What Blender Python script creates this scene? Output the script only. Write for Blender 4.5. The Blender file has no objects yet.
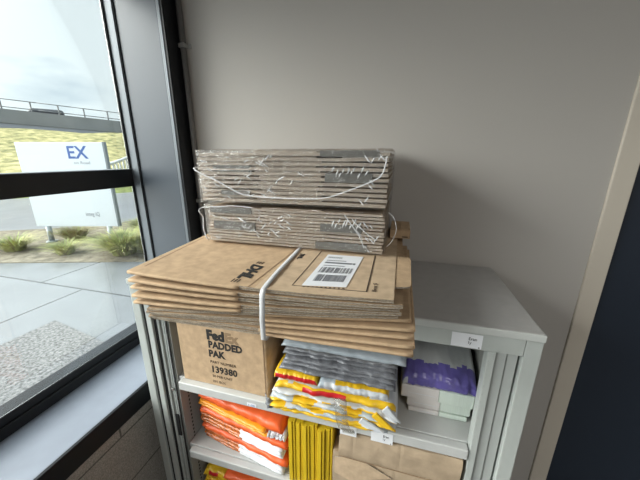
import bpy, bmesh, math, random
from mathutils import Vector, Matrix, noise
random.seed(7)
scn = bpy.context.scene
COL = scn.collection
PI = math.pi

# ------------------------------------------------------------------ materials
def newmat(name):
    m = bpy.data.materials.new(name); m.use_nodes = True
    nt = m.node_tree; b = nt.nodes['Principled BSDF']
    return m, nt, b

def mat(name, col, rough=.6, metal=0., spec=.5, var=0., vscale=8., bump=0., bscale=60., stretch=(1,1,1), col2=None):
    m, nt, b = newmat(name)
    b.inputs['Base Color'].default_value = (*col, 1)
    b.inputs['Roughness'].default_value = rough
    b.inputs['Metallic'].default_value = metal
    b.inputs['Specular IOR Level'].default_value = spec
    if var or bump:
        tc = nt.nodes.new('ShaderNodeTexCoord'); mp = nt.nodes.new('ShaderNodeMapping')
        mp.inputs['Scale'].default_value = stretch
        nt.links.new(tc.outputs['Object'], mp.inputs['Vector'])
    if var:
        n = nt.nodes.new('ShaderNodeTexNoise'); n.inputs['Scale'].default_value = vscale; n.inputs['Detail'].default_value = 5
        r = nt.nodes.new('ShaderNodeValToRGB')
        lo = tuple(max(0, c*(1-var)) for c in col); hi = col2 or tuple(min(1, c*(1+var)) for c in col)
        r.color_ramp.elements[0].position = .32; r.color_ramp.elements[1].position = .68
        r.color_ramp.elements[0].color = (*lo, 1); r.color_ramp.elements[1].color = (*hi, 1)
        nt.links.new(mp.outputs['Vector'], n.inputs['Vector']); nt.links.new(n.outputs['Fac'], r.inputs['Fac'])
        nt.links.new(r.outputs['Color'], b.inputs['Base Color'])
    if bump:
        n2 = nt.nodes.new('ShaderNodeTexNoise'); n2.inputs['Scale'].default_value = bscale; n2.inputs['Detail'].default_value = 3
        bp = nt.nodes.new('ShaderNodeBump'); bp.inputs['Strength'].default_value = bump; bp.inputs['Distance'].default_value = .004
        nt.links.new(mp.outputs['Vector'], n2.inputs['Vector']); nt.links.new(n2.outputs['Fac'], bp.inputs['Height'])
        nt.links.new(bp.outputs['Normal'], b.inputs['Normal'])
    return m

def brickmat(name, c1, c2, mortar, w, h, msize, swap, off=(0,0,0), rough=.9, offset=.5, bump=.3, spec=.5, noise_amt=.25, nscale=60):
    m, nt, b = newmat(name)
    tc = nt.nodes.new('ShaderNodeTexCoord'); sp = nt.nodes.new('ShaderNodeSeparateXYZ'); cb = nt.nodes.new('ShaderNodeCombineXYZ')
    mp = nt.nodes.new('ShaderNodeMapping'); mp.inputs['Location'].default_value = off
    nt.links.new(tc.outputs['Object'], sp.inputs[0])
    nt.links.new(sp.outputs[swap[0]], cb.inputs[0]); nt.links.new(sp.outputs[swap[1]], cb.inputs[1])
    nt.links.new(cb.outputs[0], mp.inputs['Vector'])
    br = nt.nodes.new('ShaderNodeTexBrick'); br.offset = offset
    br.inputs['Color1'].default_value = (*c1,1); br.inputs['Color2'].default_value = (*c2,1); br.inputs['Mortar'].default_value = (*mortar,1)
    br.inputs['Scale'].default_value = 1; br.inputs['Mortar Size'].default_value = msize
    br.inputs['Brick Width'].default_value = w; br.inputs['Row Height'].default_value = h
    nt.links.new(mp.outputs['Vector'], br.inputs['Vector'])
    n = nt.nodes.new('ShaderNodeTexNoise'); n.inputs['Scale'].default_value = nscale; n.inputs['Detail'].default_value = 6
    nt.links.new(tc.outputs['Object'], n.inputs['Vector'])
    mr = nt.nodes.new('ShaderNodeMapRange'); mr.inputs['To Min'].default_value = 1-noise_amt; mr.inputs['To Max'].default_value = 1+noise_amt
    nt.links.new(n.outputs['Fac'], mr.inputs['Value'])
    mx = nt.nodes.new('ShaderNodeMix'); mx.data_type = 'RGBA'; mx.blend_type = 'MULTIPLY'; mx.inputs['Factor'].default_value = 1
    nt.links.new(br.outputs['Color'], mx.inputs['A']); nt.links.new(mr.outputs['Result'], mx.inputs['B'])
    nt.links.new(mx.outputs['Result'], b.inputs['Base Color'])
    b.inputs['Roughness'].default_value = rough; b.inputs['Specular IOR Level'].default_value = spec
    if bump:
        bp = nt.nodes.new('ShaderNodeBump'); bp.inputs['Strength'].default_value = bump; bp.inputs['Distance'].default_value = .003
        nt.links.new(n.outputs['Fac'], bp.inputs['Height']); nt.links.new(bp.outputs['Normal'], b.inputs['Normal'])
    return m

def clearmat(name, tint, gloss_rough, base, edge, bump=0., bscale=40., haze=0., hazecol=(.9,.92,.95)):
    m = bpy.data.materials.new(name); m.use_nodes = True; nt = m.node_tree; nt.nodes.clear()
    out = nt.nodes.new('ShaderNodeOutputMaterial'); tr = nt.nodes.new('ShaderNodeBsdfTransparent'); gl = nt.nodes.new('ShaderNodeBsdfGlossy')
    tr.inputs['Color'].default_value = (*tint,1); gl.inputs['Roughness'].default_value = gloss_rough
    lw = nt.nodes.new('ShaderNodeLayerWeight'); lw.inputs['Blend'].default_value = .35
    mr = nt.nodes.new('ShaderNodeMapRange'); mr.inputs['To Min'].default_value = base; mr.inputs['To Max'].default_value = edge
    nt.links.new(lw.outputs['Fresnel'], mr.inputs['Value'])
    mx = nt.nodes.new('ShaderNodeMixShader')
    nt.links.new(mr.outputs['Result'], mx.inputs['Fac'])
    first = tr
    if haze:
        df = nt.nodes.new('ShaderNodeBsdfDiffuse'); df.inputs['Color'].default_value = (*hazecol,1)
        hm = nt.nodes.new('ShaderNodeMixShader'); hm.inputs['Fac'].default_value = haze
        nt.links.new(tr.outputs[0], hm.inputs[1]); nt.links.new(df.outputs[0], hm.inputs[2]); first = hm
    nt.links.new(first.outputs[0], mx.inputs[1]); nt.links.new(gl.outputs[0], mx.inputs[2])
    nt.links.new(mx.outputs[0], out.inputs['Surface'])
    if bump:
        tc = nt.nodes.new('ShaderNodeTexCoord'); mp = nt.nodes.new('ShaderNodeMapping'); mp.inputs['Rotation'].default_value = (0,.5,.3); mp.inputs['Scale'].default_value = (1,1,2.2)
        n = nt.nodes.new('ShaderNodeTexNoise'); n.inputs['Scale'].default_value = bscale; n.inputs['Detail'].default_value = 3; n.inputs['Distortion'].default_value = 1.2
        bp = nt.nodes.new('ShaderNodeBump'); bp.inputs['Strength'].default_value = bump; bp.inputs['Distance'].default_value = .02
        nt.links.new(tc.outputs['Object'], mp.inputs['Vector']); nt.links.new(mp.outputs[0], n.inputs['Vector'])
        nt.links.new(n.outputs['Fac'], bp.inputs['Height']); nt.links.new(bp.outputs['Normal'], gl.inputs['Normal'])
        nt.links.new(bp.outputs['Normal'], lw.inputs['Normal'])
    return m

M = {}
M['wall'] = mat('wall_paint', (.45,.43,.402), .85, spec=.3, bump=.05, bscale=220)
M['ceiling'] = mat('ceiling_paint', (.45,.45,.44), .9)
M['floor'] = mat('floor_carpet', (.13,.13,.135), .95, var=.15, vscale=90)
M['block'] = brickmat('concrete_block', (.31,.295,.265), (.28,.265,.24), (.12,.115,.105), .44, .215, .0035, (1,2), off=(.07,.045,0), nscale=260, noise_amt=.8)
M['black'] = mat('black_powder_coat', (.008,.009,.011), .45, spec=.3)
M['gasket'] = mat('black_rubber', (.01,.011,.013), .8, spec=.1)
M['panel'] = mat('grey_metal_cladding', (.072,.087,.106), .38, spec=.5, bump=.04, bscale=200)
M['panel_edge'] = mat('grey_aluminium_edge', (.15,.17,.19), .4, metal=.2)
M['sill'] = mat('sill_paint', (.24,.27,.325), .35, spec=.5, var=.05, vscale=15)
M['pipe'] = mat('grey_pipe', (.13,.125,.12), .5)
M['clip'] = mat('galvanised_clip', (.4,.4,.39), .35, metal=.6)
M['glass'] = clearmat('window_glass', (.95,.975,.975), .02, .015, .22)
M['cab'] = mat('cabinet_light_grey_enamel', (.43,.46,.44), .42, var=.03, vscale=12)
M['cab_top'] = mat('cabinet_top_grey_enamel', (.41,.405,.395), .5, var=.04, vscale=30)
M['cab_edge'] = mat('cabinet_top_edge_enamel', (.50,.52,.50), .45)
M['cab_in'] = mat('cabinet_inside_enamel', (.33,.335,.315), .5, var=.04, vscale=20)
M['shelf'] = mat('shelf_light_grey_enamel', (.52,.53,.52), .42, var=.05, vscale=18)
M['tambour'] = mat('tambour_grey_plastic', (.39,.415,.40), .5)
M['dark'] = mat('dark_slot_and_shade', (.012,.012,.013), .8)
M['kraft'] = mat('kraft_cardboard', (.47,.335,.21), .8, spec=.2, var=.12, vscale=45, bump=.12, bscale=150)
M['kraft_pale'] = mat('pale_kraft_cardboard', (.51,.385,.26), .8, spec=.2, var=.12, vscale=40, bump=.12, bscale=150)
M['raw'] = mat('raw_corrugated_edge', (.36,.31,.245), .9, spec=.1, var=.35, vscale=9, stretch=(30,1,90), bump=.5, bscale=300)
M['grey_board'] = mat('grey_beige_board', (.55,.48,.40), .85, spec=.15, var=.2, vscale=10, stretch=(20,1,80), bump=.3, bscale=250)
M['grey_dk'] = mat('dark_grey_patch', (.19,.187,.172), .8, spec=.2, var=.1, vscale=30)
M['carton'] = mat('brown_carton', (.42,.325,.225), .8, spec=.2, var=.14, vscale=22, bump=.25, bscale=40)
M['ink'] = mat('black_print', (.015,.014,.013), .7)
M['ink_brown'] = mat('dark_brown_print', (.06,.04,.025), .8)
M['faint_brown'] = mat('print_and_crease_shade', (.26,.175,.10), .8)  # faint print and seams; also paints the shade of the creases
M['ink_grey'] = mat('grey_print', (.16,.17,.19), .7)
M['ink_blue'] = mat('blue_print', (.03,.09,.30), .6)
M['paper'] = mat('white_paper', (.75,.77,.80), .7, var=.02)
M['paper_warm'] = mat('off_white_paper', (.70,.67,.65), .75, var=.05, vscale=20)
M['mint'] = mat('mint_white_paper', (.66,.75,.68), .75, var=.05, vscale=6, stretch=(90,1,1))
M['strap'] = mat('white_strapping', (.55,.56,.57), .35, bump=.2, bscale=200)
M['yellow'] = mat('yellow_plastic', (.74,.46,.02), .3, var=.1, vscale=30, bump=.35, bscale=60)
M['yellow_card'] = mat('yellow_card', (.62,.43,.015), .55, var=.06, vscale=20)
M['red'] = mat('red_plastic', (.52,.015,.02), .3, bump=.3, bscale=60)
M['white_pl'] = mat('white_plastic', (.56,.59,.62), .28, bump=.4, bscale=70)
M['bluegrey_pl'] = mat('pale_blue_grey_plastic', (.42,.48,.53), .25, bump=.5, bscale=60)
M['grey_pl'] = mat('grey_plastic_film', (.19,.20,.22), .2, spec=.7, var=.35, vscale=18, stretch=(2,1,8), bump=.8, bscale=50)
M['olive_pl'] = mat('olive_yellow_plastic', (.40,.34,.06), .4)
M['orange'] = mat('orange_plastic', (.74,.115,.025), .42, var=.1, vscale=15, bump=.15, bscale=50)
M['orange_dk'] = mat('clear_over_orange_plastic', (.52,.15,.04), .22, spec=.7, var=.45, vscale=30, stretch=(3,1,3), bump=.7, bscale=50)
M['amber'] = mat('amber_plastic', (.85,.33,.02), .35)
M['purple'] = mat('purple_plastic', (.12,.10,.33), .28, spec=.6, var=.2, vscale=25, bump=.4, bscale=40)
M['bag_white'] = mat('grey_white_bag_plastic', (.46,.48,.48), .3, bump=.5, bscale=30)
M['film'] = clearmat('shrink_film', (.97,.97,.97), .16, .035, .5, bump=.9, bscale=38, haze=.025)
M['film_fold_glint'] = clearmat('bunched_film_glint', (.95,.95,.95), .2, .15, .7, bump=.6, bscale=120, haze=.72)  # whitened film for bunched edges and for painted wrinkle highlights
M['tape'] = clearmat('clear_tape', (.96,.95,.92), .15, .05, .4, haze=.04, bump=.5)
M['pavement'] = brickmat('wet_pavement', (.20,.21,.22), (.175,.185,.195), (.06,.06,.063), 2.1, 1.5, .014, (0,1), off=(.26,-.2,0), rough=.17, offset=.35, bump=.04, noise_amt=.18, nscale=2.5, spec=.6)
M['gravel'] = mat('grey_gravel', (.13,.13,.13), .9, var=.6, vscale=45, bump=1., bscale=45, col2=(.24,.24,.24))
M['soil'] = mat('planting_bed_soil', (.14,.12,.08), .95, var=.4, vscale=9, bump=.8, bscale=20, col2=(.25,.22,.16))
M['road'] = mat('wet_asphalt', (.15,.16,.18), .35, var=.12, vscale=1.5)
M['verge'] = mat('verge_grass', (.13,.16,.04), .95, var=.35, vscale=3)
M['hill'] = mat('dry_hillside_grass', (.22,.235,.075), .95, var=.5, vscale=2.2, bump=1., bscale=5, col2=(.44,.39,.18))
M['concrete'] = mat('grey_concrete', (.20,.21,.23), .85, var=.08, vscale=.8)
M['rail'] = mat('grey_railing', (.12,.13,.14), .5)
M['white_rail'] = mat('white_fence_paint', (.55,.57,.59), .5)
M['sign'] = mat('white_sign_face', (.56,.61,.65), .35)
M['sign_edge'] = mat('sign_grey_edge', (.16,.18,.19), .5)
M['post'] = mat('pale_grey_post', (.30,.34,.36), .4)
M['grass'] = mat('grass_blade', (.25,.36,.09), .6, var=.5, vscale=4, col2=(.55,.56,.20))
M['grass_dry'] = mat('dry_grass_blade', (.27,.23,.11), .7, var=.3, vscale=2.5)
M['car'] = mat('dark_car_paint', (.03,.035,.045), .3)
M['door'] = mat('dark_blue_door', (.012,.02,.035), .5)
M['doorframe'] = mat('beige_door_frame', (.58,.53,.45), .6)
M['trunk'] = mat('brown_stem', (.1,.07,.05), .9)

# ------------------------------------------------------------------ object helpers
def thing(name, label, cat, loc=(0,0,0), group=None, kind=None):
    o = bpy.data.objects.new(name, None); COL.objects.link(o); o.location = loc; o.empty_display_size = .05
    tag(o, label, cat, group, kind); return o
def tag(o, label=None, cat=None, group=None, kind=None):
    if label: o['label'] = label
    if cat: o['category'] = cat
    if group: o['group'] = group
    if kind: o['kind'] = kind
    return o
WL = {}
def wl(o): return WL.get(o.as_pointer(), Vector((0,0,0))) if o else Vector((0,0,0))

class MB:
    """collects shapes, in world coordinates, into ONE mesh object"""
    def __init__(s): s.bm = bmesh.new(); s.mats = []
    def mi(s, m):
        m = M[m] if isinstance(m, str) else m
        if m not in s.mats: s.mats.append(m)
        return s.mats.index(m)
    def v(s, p): return s.bm.verts.new(p)
    def f(s, vs, m, smooth=False):
        try: f = s.bm.faces.new(vs)
        except ValueError: return None
        f.material_index = s.mi(m); f.smooth = smooth; return f
    def box(s, a, b, m, bev=0., seg=2, mx=None):
        x0,y0,z0 = a; x1,y1,z1 = b
        t = bmesh.new(); bmesh.ops.create_cube(t, size=1)
        for v in t.verts: v.co = Vector(((x0+x1)/2+v.co.x*(x1-x0), (y0+y1)/2+v.co.y*(y1-y0), (z0+z1)/2+v.co.z*(z1-z0)))
        if bev: bmesh.ops.bevel(t, geom=t.edges[:], offset=bev, segments=seg, affect='EDGES', profile=.5)
        s.merge(t, m, mx)
    def merge(s, t, m, mx=None, smooth=False):
        idx = s.mi(m); mp = {}
        for v in t.verts: mp[v] = s.bm.verts.new(mx @ v.co if mx else v.co)
        for f in t.faces:
            try: g = s.bm.faces.new([mp[v] for v in f.verts])
            except ValueError: continue
            g.material_index = idx; g.smooth = smooth
        t.free()
    def cyl(s, p, q, r, m, n=14, r2=None):
        p = Vector(p); q = Vector(q); d = (q-p)
        t = bmesh.new(); bmesh.ops.create_cone(t, cap_ends=True, segments=n, radius1=r, radius2=r if r2 is None else r2, depth=d.length)
        mx = Matrix.Translation((p+q)/2) @ d.to_track_quat('Z','Y').to_matrix().to_4x4()
        idx = s.mi(m); mp = {}
        for v in t.verts: mp[v] = s.bm.verts.new(mx @ v.co)
        for f in t.faces:
            g = s.bm.faces.new([mp[v] for v in f.verts]); g.material_index = idx; g.smooth = len(f.verts) == 4
        t.free()
    def tube(s, pts, r, m, n=8, rfn=None):
        pts = [Vector(p) for p in pts]; rings = []
        for i, p in enumerate(pts):
            d = (pts[min(i+1,len(pts)-1)]-pts[max(i-1,0)]).normalized()
            a = d.orthogonal().normalized() if abs(d.y) > .9 else d.cross(Vector((0,1,0))).normalized()
            b = d.cross(a).normalized(); rr = rfn(i/(len(pts)-1)) if rfn else r
            rings.append([s.v(p + a*math.cos(2*PI*k/n)*rr + b*math.sin(2*PI*k/n)*rr) for k in range(n)])
        for i in range(len(rings)-1):
            for k in range(n): s.f([rings[i][k], rings[i][(k+1)%n], rings[i+1][(k+1)%n], rings[i+1][k]], m, True)
        s.f(rings[0][::-1], m); s.f(rings[-1], m)
    def ribbon(s, pts, wdir, w, th, m):
        pts = [Vector(p) for p in pts]; wd = Vector(wdir).normalized()*w/2; rows = []
        for i, p in enumerate(pts):
            d = (pts[min(i+1,len(pts)-1)]-pts[max(i-1,0)]).normalized(); nn = d.cross(Vector(wdir)).normalized()*th/2
            rows.append([s.v(p-wd-nn), s.v(p+wd-nn), s.v(p+wd+nn), s.v(p-wd+nn)])
        for i in range(len(rows)-1):
            for k in range(4): s.f([rows[i][k], rows[i][(k+1)%4], rows[i+1][(k+1)%4], rows[i+1][k]], m, k in (0,2))
        s.f(rows[0][::-1], m); s.f(rows[-1], m)
    def slab(s, xs, yf, yb, zb, zt, mface, medge, mfront=None, skew=lambda x: 0):
        """board sampled along x; yf,yb,zb,zt functions of x"""
        R = []
        for x in xs: R.append([s.v((x,yf(x),zb(x,0))), s.v((x,yf(x),zt(x,0))), s.v((x+skew(x),yb(x),zt(x,1))), s.v((x+skew(x),yb(x),zb(x,1)))])
        for i in range(len(xs)-1):
            a, b = R[i], R[i+1]; xm = (xs[i]+xs[i+1])/2
            s.f([a[0],b[0],b[1],a[1]], mfront(xm) if mfront else medge)
            s.f([a[1],b[1],b[2],a[2]], mface); s.f([a[2],b[2],b[3],a[3]], medge); s.f([a[3],b[3],b[0],a[0]], mface)
        s.f([R[0][0],R[0][1],R[0][2],R[0][3]], medge); s.f([R[-1][3],R[-1][2],R[-1][1],R[-1][0]], medge)
    def build(s, name, parent=None, bevel=0.):
        bmesh.ops.recalc_face_normals(s.bm, faces=s.bm.faces[:])
        me = bpy.data.meshes.new(name)
        o = bpy.data.objects.new(name, me); COL.objects.link(o)
        off = Vector((0,0,0))
        if parent:
            o.parent = parent; q = parent
            while q: off += q.location; q = q.parent
        else:
            c = [v.co for v in s.bm.verts]
            off = Vector(((min(v.x for v in c)+max(v.x for v in c))/2, (min(v.y for v in c)+max(v.y for v in c))/2, min(v.z for v in c)))
            o.location = off
        for v in s.bm.verts: v.co -= off
        s.bm.to_mesh(me); s.bm.free()
        for m in s.mats: me.materials.append(m)
        if bevel:
            md = o.modifiers.new('bevel','BEVEL'); md.width = bevel; md.segments = 2; md.limit_method = 'ANGLE'
        return o

def box(name, a, b, m, parent=None, bev=0.):
    k = MB(); k.box(a, b, m, bev); return k.build(name, parent)
def struct(o): o['kind'] = 'structure'; return o

def text(name, body, size, mx, m, parent, bold=0., shear=0., ext=.0003, width=None, spacing=1.):
    cu = bpy.data.curves.new(name+'_curve', 'FONT'); cu.body = body; cu.size = size; cu.extrude = ext; cu.offset = bold; cu.shear = shear
    cu.space_character = spacing; cu.align_x = 'LEFT'; cu.resolution_u = 2
    t = bpy.data.objects.new('tmp', cu); COL.objects.link(t)
    me = bpy.data.meshes.new_from_object(t.evaluated_get(bpy.context.evaluated_depsgraph_get()))
    bpy.data.objects.remove(t)
    xs = [v.co.x for v in me.vertices]; ys = [v.co.y for v in me.vertices]
    sc = width/(max(xs)-min(xs)) if width else 1
    off = Vector((0,0,0)); q = parent
    while q: off += q.location; q = q.parent
    x0 = min(xs); y0 = min(ys)
    for v in me.vertices: v.co = (mx @ Vector(((v.co.x-x0)*sc, v.co.y-y0, v.co.z))) - off
    me.name = name; me.materials.clear(); me.materials.append(M[m])
    o = bpy.data.objects.new(name, me); COL.objects.link(o); o.parent = parent
    return o
def frontmx(x, y, z): return Matrix.Translation((x,y,z)) @ Matrix.Rotation(PI/2, 4, 'X')

def lin(a, b, n): return [a+(b-a)*i/(n-1) for i in range(n)]
def nz(x, y=0., z=0.): return noise.noise(Vector((x,y,z)))
ORD = ['topmost','second from the top','third from the top','fourth from the top','fifth from the top','sixth from the top','seventh from the top','eighth from the top','ninth from the top','tenth from the top']

# ------------------------------------------------------------------ room shell
FZ, CZ = -1.2, 1.5
struct(box('floor', (-.36,-4.1,FZ-.05), (4.1,.6,FZ), 'floor'))
struct(box('ceiling', (-.36,-4.1,CZ), (4.1,.6,CZ+.05), 'ceiling'))
k = MB(); k.box((-.34,.44,FZ),(1.4865,.56,CZ),'wall'); k.box((1.4865,.44,.95),(2.5,.56,CZ),'wall'); k.box((2.5,.44,FZ),(4.1,.56,CZ),'wall'); struct(k.build('wall_back'))
struct(box('wall_right', (4.,-4.,FZ),(4.1,.44,CZ),'wall'))
struct(box('wall_front', (-.36,-4.1,FZ),(4.1,-4.,CZ),'wall'))
k = MB(); k.box((-.30,-4.,FZ),(-.06,.435,-.552),'block'); k.box((-.38,-4.,FZ),(-.06,-2.7,CZ),'block'); k.box((-.38,-2.7,1.125),(-.06,.435,CZ),'wall'); struct(k.build('wall_left'))
# column cladding beside the window
t = thing('trim_1', None, None, (-.135,.40,FZ), kind='structure')
box('cladding_panel', (-.244,.356,-.548), (-.036,.438,1.5), 'panel', t)
box('edge_strip', (-.052,.352,-.47), (-.038,.3559,1.5), 'panel_edge', t)
box('seam_line', (-.0555,.3545,-.47), (-.0525,.3559,1.5), 'gasket', t)
box('side_cover', (-.0359,.3545,-.548), (-.028,.438,1.5), 'black', t)
# window
w = thing('window_1', None, None, (-.32,-1.2,-.47), kind='structure')
k = MB(); k.box((-.2985,.350,-.47),(-.252,.438,1.12),'panel_edge'); k.build('frame_post', w)
k = MB(); k.box((-.2985,.3448,-.47),(-.289,.3499,1.12),'gasket'); k.box((-.2519,.352,-.47),(-.2445,.3699,1.12),'gasket'); k.build('gasket', w)
k = MB(); k.box((-.36,-2.7,-.47),(-.293,.3445,-.400),'black',.004); k.box((-.2925,-2.7,-.47),(-.285,.3445,-.43),'black',.003); k.build('bottom_rail', w)
box('top_rail', (-.36,-2.7,1.06), (-.29,.3445,1.12), 'black', w)
k = MB(); k.box((-.36,-2.65,.262),(-.285,.3445,.334),'black',.002); k.build('transom', w)
box('transom_lit_top', (-.355,-2.65,.3345), (-.288,.3445,.3365), 'panel_edge', w)  # lighter strip painting the daylight on the transom's top face
box('frame_post', (-.36,-2.7,-.399), (-.30,-2.6,1.059), 'black', w)
box('pane', (-.2995,-2.599,-.399), (-.296,.3446,.2615), 'glass', w)
box('pane', (-.2995,-2.599,.337), (-.296,.3446,1.0595), 'glass', w)
k = MB(); k.box((-.42,-2.7,-.5),(-.06,.3545,-.4705),'sill',.003); k.build('sill', w)
k = MB(); k.box((-.062,-2.7,-.551),(-.05,.3545,-.4702),'black',.002); k.box((-.30,-2.7,-.551),(-.0625,.3545,-.5005),'black'); k.build('sill_nosing', w)
# door at the right end of the back wall
d = thing('door_1', None, None, (2.0,.47,FZ), kind='structure')
k = MB(); k.box((1.487,.432,FZ),(1.545,.56,.949),'doorframe',.003); k.box((2.445,.425,FZ),(2.4995,.56,.949),'doorframe',.003); k.box((1.5455,.432,.895),(2.4445,.56,.949),'doorframe',.003); k.build('door_frame', d)
k = MB(); k.box((1.547,.45,FZ+.005),(2.442,.495,.892),'door',.002); k.build('door_leaf', d)
k = MB(); k.cyl((2.36,.45,-.2),(2.36,.40,-.2),.01,'clip'); k.cyl((2.365,.40,-.2),(2.25,.40,-.2),.009,'clip'); k.build('door_handle', d)
struct(box('baseboard_back', (-.02,.428,FZ), (1.486,.4395,FZ+.09), 'doorframe'))
# pipe
pp = thing('wall_pipe', 'thin grey conduit pipe running up the wall beside the black window column', 'pipe', (-.011,.425,FZ+.0905))
k = MB(); k.cyl((-.012,.4265,FZ+.0905),(-.012,.4265,CZ),.0115,'pipe',16); k.build('pipe', pp)
for z in (.80, .19, -.5):
    k = MB(); k.box((-.026,.413,z),(.002,.4395,z+.016),'clip',.002); k.box((.002,.436,z),(.016,.4395,z+.016),'clip',.001); k.build('pipe_clip', pp)

# ------------------------------------------------------------------ cupboard
c = thing('storage_cupboard', 'light grey metal cupboard with open tambour doors, standing against the back wall', 'cupboard', (.6,.2,FZ))
k = MB(); k.box((0,-.006,-.02),(1.2,.43,-.0015),'cab_edge',.002); k.box((.004,-.003,-.0015),(1.196,.428,0),'cab_top',.0005); k.build('top_panel', c)
box('header_rail', (.033,0,-.067), (1.164,.018,-.0205), 'cab', c, .0015)
box('side_panel', (0,0,FZ), (.032,.43,-.0205), 'cab', c, .002)
box('side_panel', (1.165,0,FZ), (1.2,.43,-.0205), 'cab', c, .002)
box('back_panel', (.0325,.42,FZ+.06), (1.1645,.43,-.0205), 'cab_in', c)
box('plinth', (.0325,.02,FZ), (1.1645,.41,FZ+.055), 'cab', c)
k = MB(); k.box((.048,.0,FZ+.06),(.070,.03,-.0675),'cab',.002); k.build('front_post', c)
k = MB(); k.box((1.0905,.0,FZ+.06),(1.1085,.03,-.0675),'cab',.002)
z = -.09
while z > -1.1:
    k.box((1.0935,-.0004,z-.006),(1.0955,.001,z),'tambour'); z -= .025
k.build('front_post', c)
def tambour(x0, x1, lock):
    k = MB(); n = 3 if lock else 2; wd = (x1-x0)/n
    for i in range(n): k.box((x0+i*wd,(.016-(.006 if i==0 else 0)) if lock else .008+.004*i,FZ+.06),(x0+(i+1)*wd-.0015,.04,-.0675),'tambour',.002)
    o = k.build('tambour_door', c)
    if lock:
        box('door_grip', (x0+.012,.0115,-.66), (x0+.026,.0175,-.56), 'dark', o)
        k = MB(); k.cyl((x0+.020,.014,-.44),(x0+.020,.008,-.44),.006,'clip'); k.box((x0+.019,.0070,-.444),(x0+.021,.0079,-.436),'dark'); k.build('lock', o)
for xa,xb in ((.0325,.117),(1.11,1.1645)): box('pocket_shade',(xa,.045,FZ+.06),(xb,.05,-.0675),'dark',c)  # dark sheet painting the unlit depth of the door pocket
for xa,xb in ((.0325,.0475),(.0705,.0782),(.1168,.1215)): box('slot_shade',(xa,.008,FZ+.06),(xb,.012 if xb > .1 else .03,-.0675),'dark',c)  # dark strips painting the shade in the gaps between the posts
tambour(.0785, .1165, True); tambour(1.1105, 1.1615, False)
for x0, x1, fx in ((.1218,.125,.1251), (1.122,1.1275,1.1219)):
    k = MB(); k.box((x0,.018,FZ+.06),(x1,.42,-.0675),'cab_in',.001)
    z = -.085
    while z > -1.1:
        for y in (.052,.36): k.box((min(fx,fx-.0006 if x0<.5 else fx), y, z-.009),(max(fx,fx+.0003),y+.006,z),'dark')
        z -= .018
    k.build('inner_upright', c)
def shelf(zt):
    k = MB(); x0, x1 = .1265, 1.1205
    k.box((x0+.02,-.006,zt-.034),(x1-.0325,.02,zt),'shelf',.004,3); k.box((x0,.021,zt-.034),(x1,.415,zt-.0003),'shelf',.003)
    return k.build('shelf', c)
sh1 = shelf(-.380); sh2 = shelf(-.700); sh3 = shelf(-1.02)
def sticker(x0, x1, z0, z1, y, par, name='asset_label', txt=True):
    o = box(name, (x0,y-.0006,z0),(x1,y,z1),'paper',par)
    if txt:
        h = z1-z0; wd = x1-x0
        text('printed_text','Eran',h*.30,frontmx(x0+wd*.56,y-.0008,z0+h*.56),'ink',o,width=wd*.26)
        text('printed_text','1y',h*.28,frontmx(x0+wd*.56,y-.0008,z0+h*.22),'ink',o,width=wd*.10)
        box('printed_mark',(x0+wd*.90,y-.0011,z0+h*.05),(x0+wd*.94,y-.0006,z0+h*.12),'ink',o)
    return o
sticker(1.005,1.074,-.064,-.026,-.0003,c)
sticker(.826,.889,-.424,-.385,-.0065,sh1)
o = sticker(.733,.783,-.428,-.393,-.0065,sh1,'faded_label',False); tag(o,'faded grey blank label')
text('faded_print','0000000',.008,frontmx(.738,-.0073,-.412),'ink_grey',o,width=.04)
o = sticker(.418,.452,-.408,-.395,-.0065,sh1,'small_label',False)
text('blue_print','1-30',.009,frontmx(.424,-.0073,-.406),'ink_blue',o,width=.022)

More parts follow.
